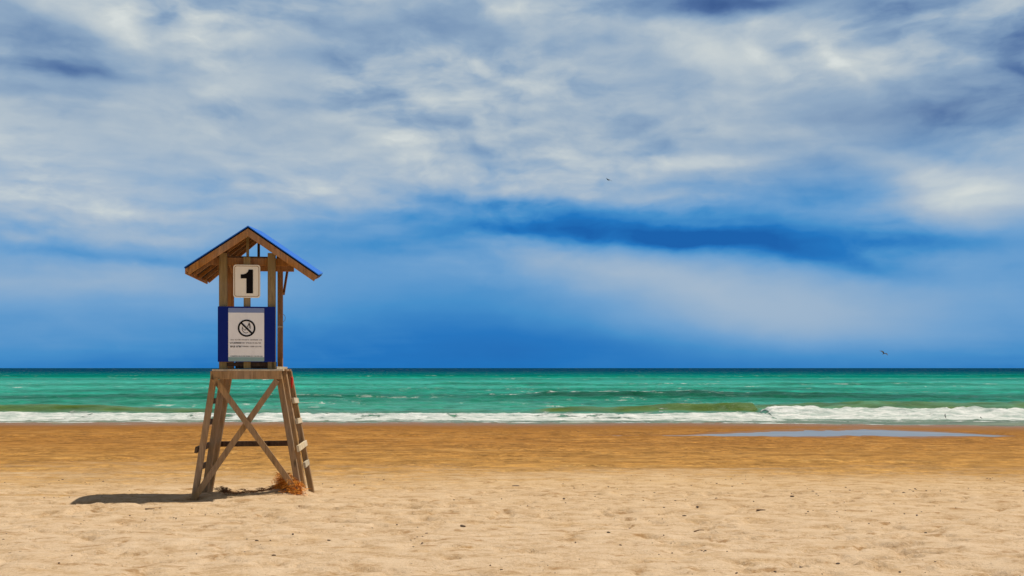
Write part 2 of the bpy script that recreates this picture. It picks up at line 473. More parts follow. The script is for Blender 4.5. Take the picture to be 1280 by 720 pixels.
# swash lace at the water's edge
d = Y - shore_y(X)
foam = np.maximum(foam, .78 * np.exp(-((d - .15) / .3) ** 2) * smooth01(.5 + 1.2 * fbm(X * .3, X * 0 + 2, 3, 95)))
# swells further out
for k, (y0, wf, wb, hk) in enumerate([(74, 3.2, 6, ([-90, -30, -8, 4, 14, 24, 60], [.22, .26, .3, .5, .5, .34, .3])),
                                      (97, 4, 9, ([-90, 0, 90], [.32, .25, .3])), (128, 6, 13, ([-90, 0, 90], [.3, .42, .3])),
                                      (62, 2, 4, ([-60, -20, 0, 6, 20, 60], [.22, .25, .2, .1, .1, .1])),
                                      (178, 9, 20, ([-200, 200], [.4, .4])), (245, 12, 26, ([-200, 200], [.5, .5]))]):
    r, s = ridge(y0, wf, wb, 2.2 + .02 * y0, .03, 10 + k)
    wv = .65 + .7 * smooth01(.5 + fbm(X * .045, X * 0 + k * 3.1, 3, 100 + k))
    Z += r * np.interp(X, *hk) * wv * smooth01((400 - np.abs(X)) / 200)
    face = np.maximum(face, smooth01((r - .12) / .5) * smooth01((.6 * wf - s) / wf) * np.clip(np.interp(X, *hk) * 2.2, 0, 1) * wv * (.95 if k < 3 else .6))  # mask for the painted darkening on the shoreward side of each swell
    if k == 0:
        foam = np.maximum(foam, .57 * np.exp(-((s - .3) / .8) ** 2) * smooth01((X + 6) / 8) * smooth01((22 - X) / 8))
chop = fbm(X * .35, Y * .8, 4, 110) * .16 + fbm(X * 1.1, Y * 1.8, 3, 115) * .06
Z += chop * near * smooth01((Y - 44) / 8) * smooth01((400 - Y) / 250)
thin = np.clip(thin * (.78 + .45 * fbm(X * .5, Y * 1.2, 4, 131)), 0, .95)
Z += (foam > .7) * fbm(X * 2.6, Y * 2.6, 4, 120) * .07
Z = np.where(Y < 46, Z * smooth01((Y - 40) / 6) + SEA * (1 - smooth01((Y - 40) / 6)), Z)
Z[:, 0:5] = SEA; Z[:, -5:] = SEA
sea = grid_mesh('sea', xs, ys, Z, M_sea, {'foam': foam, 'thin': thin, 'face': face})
sea['kind'] = 'structure'

# ------------------------------------------------------------------ lifeguard tower
T = thing('lifeguard_tower', 'wooden lifeguard tower with blue gable roof standing alone on the sand', 'lifeguard tower', (TX, TY, 0), YAW)
def board(name, mat, a, b, w, t, up=(0, 0, 1), parent=T, seg=1, wob=0, label=None):
    return obj(name, beam(bmesh.new(), a, b, w, t, up, wob, seg), mat, parent, label=label)

# six splayed legs, front / middle / rear on either side
for y, xt, zt, xb, zb, dy in ((-.04, -.418, 1.70, -.693, -.10, -.02), (.62, -.385, 1.70, -.685, -.25, 0), (1.34, -.395, 1.70, -.735, -.34, .02),
                              (-.04, .435, 1.70, .74, -.10, -.02), (.62, .455, 1.70, .775, -.25, 0), (1.34, .475, 1.70, .85, -.34, .02)):
    board('leg', M_leg, (xb, y + dy, zb), (xt, y, zt), .080, .125 if y > .1 else .088, (0, 1, 0))
# cap beams
board('cap_beam', M_leg, (-.462, -.107, 1.652), (.487, -.107, 1.652), .045, .112)
board('cap_beam', M_leg, (-.43, 1.41, 1.652), (.51, 1.41, 1.652), .045, .112)
for s, x in ((-1, -.385), (1, .415)):
    board('side_joist', M_dark, (x, -.07, 1.66), (x, 1.37, 1.66), .04, .09)
# deck boards
for i in range(9):
    y = -.06 + i * .166
    x1 = .50 + random.uniform(-.01, .05)
    board('deck_board', M_leg if i else M_pale, (-.44, y, 1.722), (x1, y, 1.722), .155, .024)  # front board pale: sunlight on the deck ends is put into its colour
# diagonal cross brace on the front, nailed face to face
board('cross_brace', M_leg, (-.405, -.140, 1.60), (.715, -.150, .02), .080, .024, (0, 1, 0))
board('cross_brace', M_leg, (.425, -.113, 1.585), (-.685, -.118, -.03), .080, .022, (0, 1, 0))
board('cross_beam', M_dark, (-.66, 1.41, .60), (.70, 1.41, .60), .04, .082)
# long side rails and the climbing cleats between middle and rear legs
def xo(side, z):      # outer face of the legs at height z
    return (.455 + (1.70 - z) * .170 + .052) if side > 0 else -(.415 + (1.70 - z) * .158 + .052)
for side in (-1, 1):
    tilt = (side * .985, 0, .17)
    MR = M_pale if side > 0 else M_dark  # sun and shade put into the timber: pale on the lit side, dark opposite
    board('side_rail', MR, (xo(side, .60) + side * .012, -.12, .635), (xo(side, .60) + side * .03, 1.45, .60), .085, .034, tilt)
    for z in (1.27, .97, .33):
        board('ladder_cleat', MR, (xo(side, z) + side * .012, .57, z + .01), (xo(side, z) + side * .018, 1.42, z - .02), .08, .036, tilt)
# corner posts of the lookout
for x, y, w, z1, mat in ((-.31, .0, .105, 3.33, M_post), (.343, .0, .105, 3.34, M_post), (-.322, .85, .09, 3.28, M_cab), (.378, .95, .075, 3.28, M_cab)):
    board('corner_post', mat, (x, y, 1.736), (x, y, z1), w, .09, (0, 1, 0))
# ties
board('tie_beam', M_cab, (-.57, .062, 3.225), (.62, .062, 3.225), .032, .105)
board('tie_beam', M_dark, (-.36, .062, 3.288), (.34, .062, 3.288), .05, .018)
board('tie_beam', M_cab, (-.52, .91, 3.225), (.58, .91, 3.225), .03, .10)
for x, ex in ((-.31, .0), (.50, .01)):
    board('side_plate', M_cab, (x - .085, .10, 3.30), (x - .085 + ex, 1.30, 3.31), .035, .09)
board('knee_brace', M_cab, (.425, .97, 2.85), (.455, 1.3, 3.23), .05, .03, (1, 0, 0))
board('knee_brace', M_cab, (-.27, .03, 3.31), (-.27, .80, 3.12), .03, .075)
# roof frame: front rafters, rear rafters, king posts, battens
AF = Vector((.062, -.35, 3.635)); LF = Vector((-.755, -.35, 3.075)); RF = Vector((.985, -.35, 3.005))
AR = Vector((.062, 1.42, 3.80)); LR = Vector((-.755, 1.42, 3.085)); RR = Vector((.965, 1.42, 3.195))
def rafter(a, e, th, w, mat, drop):
    d = (e - a).normalized(); n = Vector((0, 0, 1)) - d * d.z; n.normalize()
    board('rafter', mat, a - n * drop, e - n * drop, w, th, (0, 0, 1))
rafter(AF, LF, .088, .038, M_cab, .048); rafter(AF + Vector((.02, -.002, -.012)), RF, .088, .038, M_cab, .048)
rafter(AR, LR, .06, .035, M_cab, .035); rafter(AR + Vector((.02, 0, -.012)), RR, .06, .035, M_cab, .035)
mid = lambda a, b, t: a.lerp(b, t)
for t_ in (.26, .5, .74):
    rafter(mid(AF, AR, t_), mid(LF, LR, t_), .04, .035, M_cab, .05)
    rafter(mid(AF, AR, t_) + Vector((.02, 0, -.012)), mid(RF, RR, t_), .04, .035, M_cab, .05)
board('eave_board', M_cab, LF + Vector((.01, -.01, -.035)), LR + Vector((.01, .01, -.03)), .02, .07)
for EF, ER in ((LF, LR), (RF, RR)):                 # dark sheathing under the metal
    e = .004 if EF is LF else -.004
    q = [AF + Vector((-e, .022, -.006)), EF + Vector((e, .022, -.006)), ER + Vector((e, -.022, -.006)), AR + Vector((-e, -.022, -.006))]
    bm = bmesh.new()
    f0 = [bm.verts.new(p) for p in q]; f1 = [bm.verts.new(p - Vector((0, 0, .02))) for p in q]
    bm.faces.new(f0); bm.faces.new(f1[::-1])
    for i in range(4): bm.faces.new((f0[i], f1[i], f1[(i+1) % 4], f0[(i+1) % 4]))
    bmesh.ops.recalc_face_normals(bm, faces=bm.faces)
    obj('roof_sheathing', bm, M_dark, T)
board('ridge_beam', M_dark, AF + Vector((0, .02, -.06)), AR + Vector((0, -.02, -.05)), .035, .08)
board('king_post', M_post, (.016, .02, 3.29), (.016, .02, 3.56), .036, .03, (0, 1, 0))
board('king_post', M_dark, (.066, .955, 3.26), (.066, .955, 3.66), .036, .03, (0, 1, 0))
# corrugated sheets
def sheet(a0, e0, a1, e1, over):
    bm = bmesh.new(); nu, nv = 3, 72
    lay = []
    for top in (1, 0):
        g = []
        for i in range(nu + 1):
            row = []
            for j in range(nv + 1):
                v = j / nv; u = i / nu * (1 + over)
                p = a0.lerp(a1, v).lerp(e0.lerp(e1, v), u)
                p = p + Vector((0, (v - .5) * .06, .008 + .012 * top + .007 * (1 + math.sin(v * 2 * math.pi * 18))))
                row.append(bm.verts.new(p))
            g.append(row)
        lay.append(g)
    A, B_ = lay
    for i in range(nu):
        for j in range(nv):
            bm.faces.new((A[i][j], A[i][j+1], A[i+1][j+1], A[i+1][j])); bm.faces.new((B_[i][j], B_[i+1][j], B_[i+1][j+1], B_[i][j+1]))
    for i in range(nu):
        for j in (0, nv): bm.faces.new((A[i][j], A[i+1][j], B_[i+1][j], B_[i][j]))
    for j in range(nv):
        for i in (0, nu): bm.faces.new((A[i][j], A[i][j+1], B_[i][j+1], B_[i][j]))
    bmesh.ops.recalc_face_normals(bm, faces=bm.faces)
    return bm
obj('roof_sheet', sheet(AF, LF, AR, LR, .012), M_roof, T)
obj('roof_sheet', sheet(AF + Vector((.004, 0, 0)), RF, AR + Vector((.004, 0, 0)), RR, .012), M_roof, T)

# plank that carries both signs
board('sign_plank', M_post, (.016, -.052, 1.742), (.016, -.052, 3.275), .092, .022, (0, 1, 0))
board('seat_board', M_dark, (-.25, .42, 1.985), (.33, .42, 1.985), .34, .03)
board('backrest_board', M_dark, (-.255, .845, 1.79), (.332, .885, 1.79), .03, .10)
board('bottom_rail', M_dark, (-.258, .0, 1.80), (.29, .0, 1.80), .03, .05)
# number sign
NS = obj('number_sign', prism(bmesh.new(), rrect(-.165, 2.715, .195, 3.168, .035), -.082, -.066), M_cream, T)
obj('border', ring_prism(bmesh.new(), rrect(-.150, 2.730, .180, 3.153, .028), rrect(-.143, 2.737, .173, 3.146, .024), -.085, -.080), M_border, NS)
one = [(.010, 2.776), (.098, 2.776), (.098, 3.102), (.040, 3.102), (.028, 3.070), (.004, 3.048), (-.028, 3.037), (-.066, 3.034), (-.066, 2.980), (.010, 2.980)]
obj('numeral', prism(bmesh.new(), one, -.087, -.079), M_ink, NS)
# notice board
NB = obj('notice_board', prism(bmesh.new(), rrect(-.368, 1.835, .396, 2.592, .006, 2), -.104, -.064), M_blue, T)
PO = obj('poster', prism(bmesh.new(), rrect(-.228, 1.842, .250, 2.572, .006, 2), -.110, -.100), M_white, NB)
def flat(name, mat, pts, y=-.113, d=.006, par=NB): return obj(name, prism(bmesh.new(), pts, y, y + d), mat, par)
flat('heading_band', M_head, rrect(-.227, 2.508, .249, 2.571, .002, 1))
flat('footer_band', M_teal, rrect(-.227, 1.843, .249, 1.898, .002, 1))
cx, cz = .016, 2.296
circ = lambda r, n=40: [(cx + r * math.cos(2 * math.pi * i / n), cz + r * math.sin(2 * math.pi * i / n)) for i in range(n)]
bm = ring_prism(bmesh.new(), circ(.118), circ(.096), -.115, -.108)
r2 = .102; w2 = .0115; c = math.sqrt(.5)
prism(bm, [(cx - r2*c - w2*c, cz + r2*c - w2*c), (cx + r2*c - w2*c, cz - r2*c - w2*c), (cx + r2*c + w2*c, cz - r2*c + w2*c), (cx - r2*c + w2*c, cz + r2*c + w2*c)], -.1165, -.109)
obj('prohibition_symbol', bm, M_ink, NB)
def stroke(bm, pts, w):
    for (x0, z0), (x1, z1) in zip(pts, pts[1:]):
        l = math.hypot(x1 - x0, z1 - z0); nx, nz = -(z1 - z0) / l * w / 2, (x1 - x0) / l * w / 2
        prism(bm, [(cx + x0 + nx, cz + z0 + nz), (cx + x1 + nx, cz + z1 + nz), (cx + x1 - nx, cz + z1 - nz), (cx + x0 - nx, cz + z0 - nz)], -.1125, -.109)
bm = bmesh.new()
stroke(bm, [(.012, .018), (.026, .052), (.036, .078), (.036, .0)], .010)
stroke(bm, [(.036, .078), (.05, .03), (.055, -.01)], .007)
stroke(bm, [(-.055, .02), (-.06, -.02), (-.042, -.052), (-.01, -.068), (.02, -.06)], .008)
stroke(bm, [(-.058, .0), (-.02, -.03), (.012, .018)], .007)
obj('pictogram', bm, M_greydk, NB)
# lines of small print: too small to read, strokes of letter height grouped in words
def print_line(z, h, x0, x1, dens, thick, seed):
    r = random.Random(seed); bm = bmesh.new(); x = x0
    while x < x1:
        nlet = r.randint(3, 9)
        for k in range(nlet):
            if x > x1: break
            w = h * r.uniform(.45, .75)
            kind = r.random()
            prism(bm, [(x, z), (x + thick, z), (x + thick, z + h), (x, z + h)], -.1125, -.109)
            if kind < .75:
                zz = z + h * r.choice((0, .45, .85))
                prism(bm, [(x + thick, zz), (x + w, zz), (x + w, zz + thick * .9), (x + thick, zz + thick * .9)], -.1125, -.109)
            if kind > .4:
                prism(bm, [(x + w - thick, z), (x + w, z), (x + w, z + h * .9), (x + w - thick, z + h * .9)], -.1122, -.1088)
            x += w + h * .22
        x += h * .55
    return bm
obj('small_print', print_line(2.128, .016, -.195, .215, 1, .0034, 1), M_grey, NB)
obj('small_print', print_line(2.083, .021, -.205, -.07, 1, .0062, 2), M_greydk, NB)
obj('small_print', print_line(2.085, .017, -.055, .205, 1, .0034, 3), M_grey, NB)
obj('small_print', print_line(2.033, .022, -.200, -.055, 1, .0068, 4), M_ink, NB)
obj('small_print', print_line(2.036, .018, -.04, .215, 1, .0042, 5), M_grey, NB)
obj('small_print', print_line(1.905, .014, -.20, .23, 1, .0032, 6), M_tealdk, NB)
obj('small_print', print_line(1.862, .015, -.205, .235, 1, .0034, 7), M_tealdk, NB)
board('deck_block', M_pale, (.405, -.05, 1.752), (.535, .06, 1.748), .05, .034)  # pale block added to stand for the sunlit deck ends
# small fittings
board('clip', M_pale, (.345, .90, 2.36), (.425, .90, 2.36), .02, .022)
bm = bmesh.new()
pr = None
for i in range(13):
    a = math.radians(-100 + 200 * i / 12)
    q = Vector((.415 + .035 * math.cos(a), .95, 2.49 + .055 * math.sin(a)))
    if pr is not None: beam(bm, pr, q, .006, .006, (0, 1, 0))
    pr = q
obj('wire_hook', bm, M_metal, T)

# red object under the rear edge of the deck
bm = bmesh.new()
for i in range(7):
    z = 1.60 - i * .028; w = .016 + .010 * math.sin(math.pi * min(1, i / 6 + .15))
    ring = [bm.verts.new((math.cos(a) * w * .8, math.sin(a) * w * 1.3 + .006 * math.sin(i), z)) for a in np.linspace(0, 2 * math.pi, 9)[:-1]]
    if i:
        for k in range(8): bm.faces.new((prev[k], prev[(k+1) % 8], ring[(k+1) % 8], ring[k]))
    else: bm.faces.new(ring)
    prev = ring
bm.faces.new(prev[::-1]); bmesh.ops.recalc_face_normals(bm, faces=bm.faces)
rd = obj('red_float', bm, M_red, smooth=True)
lp = (.552, .88)
rd.location = (TX + lp[0] * cy_ - lp[1] * sy_, TY + lp[0] * sy_ + lp[1] * cy_, .02)
tag(rd, 'small red object hanging under the deck beside the rear right leg', 'float')

# ------------------------------------------------------------------ straw and litter
def to_world(lx, ly): return TX + lx * cy_ - ly * sy_, TY + lx * sy_ + ly * cy_
def straw_material(name, a, b):
    m, t, p = material(name)
    g = t.new('ShaderNodeNewGeometry')
    n = t.noise(g.outputs['Position'], 22, 4, .7).outputs[0]
    t.l.new(t.ramp(t.math('MULTIPLY_ADD', g.outputs['Random Per Island'], .6, t.math('MULTIPLY', n, .4)), [(.15, a), (.8, b)]), p.inputs['Base Color'])
    p.inputs['Roughness'].default_value = .8; p.inputs['Specular IOR Level'].default_value = .15
    return m
M_straw = straw_material('orange_straw', (.46, .12, .012), (.86, .38, .06))
M_weed = straw_material('dark_weed', (.05, .02, .008), (.25, .12, .05))
def blade(bm, p, d, L, w, droop):
    d = Vector(d).normalized(); s = d.cross(Vector((0, 0, 1)))
    if s.length < .01: s = Vector((1, 0, 0))
    s.normalize(); s.rotate(Matrix.Rotation(random.uniform(0, 3.1), 3, d)); pv = None
    for i in range(5):
        t = i / 4
        q = Vector(p) + d * L * t + Vector((0, 0, -droop * L * t * t))
        ww = w * (1 - .75 * t)
        cur = (bm.verts.new(q - s * ww), bm.verts.new(q + s * ww))
        if pv: bm.faces.new((pv[0], pv[1], cur[1], cur[0]))
        pv = cur
def heap(name, pts, n, L, w, mat, hgt, label, cat, spread, lean=(0, 0, 0)):
    bm = bmesh.new()
    for _ in range(n):
        k = random.random() * (len(pts) - 1); i = min(int(k), len(pts) - 2)
        lx = pts[i][0] + (pts[i+1][0] - pts[i][0]) * (k - i) + random.gauss(0, spread)
        ly = pts[i][1] + (pts[i+1][1] - pts[i][1]) * (k - i) + random.gauss(0, spread)
        x, y = to_world(lx, ly)
        z = gz(x, y) + random.random() ** 1.5 * hgt * max(0, 1 - ((lx - pts[i][0]) ** 2 + (ly - pts[i][1]) ** 2) / (6 * spread) ** 2)
        a = random.uniform(0, 2 * math.pi)
        blade(bm, (x, y, z + .004), (math.cos(a) + lean[0], math.sin(a) * .8 + lean[1], random.uniform(.05, .75) + lean[2]), L * random.uniform(.4, 1.2), w * random.uniform(.6, 1.3), random.uniform(.2, .8))
    return tag(obj(name, bm, mat), label, cat)
heap('straw_heap', [(.44, .03), (.50, .03), (.60, -.10), (.73, -.16)], 1700, .10, .0045, M_straw, .19, 'orange dry straw heaped against the tower\'s right front leg', 'straw', .045, (.25, -.25, .05))
heap('weed_clump', [(-.40, .38), (-.30, .36)], 420, .07, .004, M_weed, .08, 'small dark clump of dry weed at the foot of the rear left leg', 'dry weed', .035)
heap('debris_line', [(-.28, -.06), (-.05, -.03), (.15, .02), (.30, .08), (.42, .12)], 1000, .07, .0035, M_weed, .05, 'thin curving line of brown dry weed trailing under the tower', 'dry weed', .026)

M_stone = paint('dark_stone', (.10, .065, .045), .8, .3, (.25, .18, .1))
M_stick = wood('drift_stick', (.07, .035, .02), (.22, .13, .07))
def stone(x, y, r, label, cat='stone', flat_=.6):
    bm = bmesh.new(); bmesh.ops.create_icosphere(bm, subdivisions=2, radius=r * .8)
    for v in bm.verts:
        n = 1 + .35 * float(vnoise(np.array([v.co.x / r * 1.3 + x]), np.array([v.co.y / r * 1.3 + v.co.z / r + y]), 5)[0])
        v.co = Vector((v.co.x * n * 1.3, v.co.y * n, v.co.z * n * flat_))
    o = obj(cat.replace(' ', '_') if cat != 'stone' else 'stone', bm, M_stone, smooth=True)
    o.location = (x, y, gz(x, y) + r * flat_ * .35)
    return tag(o, label, cat)
def stick(x, y, L, ang, th, label, rise=.25):
    bm = bmesh.new(); pv = Vector((0, 0, 0)); a = ang
    for i in range(4):
        q = pv + Vector((math.cos(a), math.sin(a), rise if i < 2 else -rise * .5)) * L / 4
        beam(bm, pv, q, th * (1 - .15 * i), th * (1 - .15 * i)); pv = q; a += random.uniform(-.5, .5)
    o = obj('driftwood_stick', bm, M_stick)
    o.location = (x, y, gz(x, y) + th * .4)
    return tag(o, label, 'stick')
stick(-4.55, 12.35, .13, -.6, .014, 'short dark stick on the pale sand in front of the tower shadow', .1)
stick(1.93, 10.55, .13, .5, .012, 'thin brown stick lying on pale sand right of centre', .2)
stone(-.545, 10.95, .032, 'dark brown stone alone on the open sand near the middle')
stone(.06, 16.4, .055, 'dark stone where the pale sand turns brown', 'stone', .4)
stone(-2.2, 9.2, .018, 'small dark stone on the bare sand nearest the camera')
stone(3.83, 13.6, .03, 'dark lump on the rough sand to the right of centre', 'stone', .5)
stick(3.0, 12.2, .11, .1, .02, 'flat dark piece of driftwood on the rough sand at right', .05)

# everything smaller: shell grit, crumbs of wood and weed strewn over the dry sand
bm = bmesh.new()
for _ in range(1500):
    y = 7.5 + 11 * random.random() ** 1.2; x = random.uniform(-.62, .62) * y
    dn = float(fbm(np.array([x * .7]), np.array([y * .9]), 3, 51)[0])
    if random.random() > .35 + 1.2 * dn: continue
    r = random.choice((.004, .005, .006, .008, .011)) * random.uniform(.7, 1.3)
    z = gz(x, y)
    mt = bmesh.ops.create_icosphere(bm, subdivisions=1, radius=r)
    ang = random.uniform(0, 3.1); st = random.uniform(1, 2.8)
    for v in mt['verts']:
        vx, vy = v.co.x * st, v.co.y
        v.co = Vector((x + vx * math.cos(ang) - vy * math.sin(ang), y + vx * math.sin(ang) + vy * math.cos(ang), z + v.co.z * .8 + r * .4))
o = obj('beach_litter', bm, M_stone); o['kind'] = 'stuff'

# ------------------------------------------------------------------ birds
M_bird = paint('dark_plumage', (.02, .02, .025), .7, .2, (.08, .08, .08))
M_birdw = paint('pale_plumage', (.3, .3, .3), .7, .1)
def bird(loc, span, flap, head, roll, label, group=None):
    bm = bmesh.new(); n = 12; pr = None
    for i in range(n + 1):                      # spindle body along +y
        t = i / n; y = (t - .5) * .62
        r = .075 * math.sin(math.pi * min(1, max(0, t * 1.02))) ** .75 * (1 - .45 * (1 - t)) + .004
        z = .03 * (t > .78) * (t - .78) * 4
        ring = [bm.verts.new((math.cos(a) * r, y, math.sin(a) * r * .9 + z)) for a in np.linspace(0, 2 * math.pi, 9)[:-1]]
        if pr:
            for k in range(8): bm.faces.new((pr[k], pr[(k+1) % 8], ring[(k+1) % 8], ring[k]))
        else: bm.faces.new(ring)
        pr = ring
    tip = bm.verts.new((0, .37, .015))
    for k in range(8): bm.faces.new((pr[k], pr[(k+1) % 8], tip))
    for s in (-1, 1):                           # bent wings with thickness
        st = [(.04, .20, -.18, .0), (.30, .24, -.14, .30 * math.sin(flap)), (.62, .14, -.17, .30 * math.sin(flap) + .25 * math.sin(flap * .3)), (1.0, -.16, -.20, .30 * math.sin(flap) - .02)]
        pv = None
        for x, yl, yt, z in st:
            cur = [bm.verts.new((s * x, yl, z + .012)), bm.verts.new((s * x, yt, z + .006)), bm.verts.new((s * x, yt, z)), bm.verts.new((s * x, yl, z - .008))]
            if pv:
                for k in range(4): bm.faces.new((pv[k], pv[(k+1) % 4], cur[(k+1) % 4], cur[k]))
            else: bm.faces.new(cur)
            pv = cur
        bm.faces.new(pv[::-1])
    a = [bm.verts.new(v) for v in ((-.03, -.26, .01), (.03, -.26, .01), (.10, -.50, .015), (0, -.44, .015), (-.10, -.50, .015))]
    b = [bm.verts.new(v.co - Vector((0, 0, .012))) for v in a]
    bm.faces.new(a); bm.faces.new(b[::-1])
    for i in range(5): bm.faces.new((a[i], b[i], b[(i+1) % 5], a[(i+1) % 5]))
    bmesh.ops.recalc_face_normals(bm, faces=bm.faces)
    for v in bm.verts: v.co = v.co * span / 2
    o = obj('bird', bm, M_bird, smooth=False)
    o.location = loc; o.rotation_euler = (math.radians(28), roll, head)
    return tag(o, label, 'bird', group)
bird((10.62, 110, 22.53), 1.25, .45, .9, .1, 'dark bird flying high in the grey cloud')
bird((35.5, 95, 3.12), .95, .9, -.8, .5, 'dark bird flying low over the horizon')
bird((19.15, 44, -.38), .27, .3, 1.45, -1.0, 'dark bird banking over the white surf at right')
bird((20.26, 43, -.41), .24, .5, .9, .5, 'smaller dark bird skimming the foam nearest the right edge')

# ------------------------------------------------------------------ light
SUN = Vector((.44, .11, 1.)).normalized()
el = math.asin(SUN.z); az = math.atan2(SUN.x, SUN.y)
L = bpy.data.lights.new('sun', 'SUN'); L.energy = 4.3; L.angle = math.radians(.55); L.color = (1., .93, .82)
so = link(bpy.data.objects.new('sun', L)); so.rotation_euler = (-SUN).to_track_quat('-Z', 'Y').to_euler()
so.location = (20, 10, 40)

W = bpy.data.worlds.new('World'); sc.world = W; W.use_nodes = True
t = NT(W.node_tree); t.n.clear()
out = t.new('ShaderNodeOutputWorld')
sky = t.new('ShaderNodeTexSky'); sky.sky_type = 'NISHITA'; sky.sun_disc = False
sky.sun_elevation = el; sky.sun_rotation = az; sky.air_density = 1.; sky.dust_density = 1.; sky.ozone_density = 2.
bg1 = t.new('ShaderNodeBackground'); bg1.inputs[1].default_value = .09; t.l.new(sky.outputs[0], bg1.inputs[0])
tc = t.new('ShaderNodeTexCoord'); d = t.vmath('NORMALIZE', tc.outputs['Generated']).outputs[0]
sp = t.new('ShaderNodeSeparateXYZ'); t.l.new(d, sp.inputs[0])
hor = t.math('SQRT', t.math('ADD', t.math('MULTIPLY', sp.outputs[0], sp.outputs[0]), t.math('MULTIPLY', sp.outputs[1], sp.outputs[1])))
V = t.math('MAXIMUM', t.math('DIVIDE', sp.outputs[2], t.math('MAXIMUM', hor, .02)), -.02)
AZ = t.math('ARCTAN2', sp.outputs[0], sp.outputs[1])
# cloud-base plane: bands flatten out towards the horizon by themselves
den = t.math('ADD', t.math('MAXIMUM', sp.outputs[2], 0.), .075)
cv = t.new('ShaderNodeCombineXYZ'); t.put(cv.inputs[0], t.math('DIVIDE', sp.outputs[0], den)); t.put(cv.inputs[1], t.math('DIVIDE', sp.outputs[1], den))
P = cv.outputs[0]
base = t.new('ShaderNodeCombineXYZ'); t.put(base.inputs[0], AZ); t.put(base.inputs[1], V); b0 = base.outputs[0]
nA = t.noise(t.scale(P, (1., 1.25, 1)), 1.0, 6, .5, .2)
w1 = t.noise(t.scale(b0, (5., 10., 1)), 1., 4, .5, .0)
w2 = t.noise(t.scale(b0, (17., 30., 1)), 1., 4, .55, .0)
wv = t.vmath('SUBTRACT', w1.outputs['Color'], (.5, .5, .5)).outputs[0]
wv2 = t.vmath('SUBTRACT', w2.outputs['Color'], (.5, .5, .5)).outputs[0]
Wc = t.vmath('ADD', b0, t.vmath('MULTIPLY', wv, (.11, .034, 0)).outputs[0]).outputs[0]
Wc = t.vmath('ADD', Wc, t.vmath('MULTIPLY', wv2, (.03, .013, 0)).outputs[0]).outputs[0]
acc = t.ramp(V, [(0., (.16,)*3), (.03, (.24,)*3), (.09, (.36,)*3), (.125, (.42,)*3), (.16, (.58,)*3), (.2, (.62,)*3), (.30, (.62,)*3), (.42, (.58,)*3), (.6, (.42,)*3), (1., (.27,)*3)])
acc = t.math('ADD', acc, 0.)
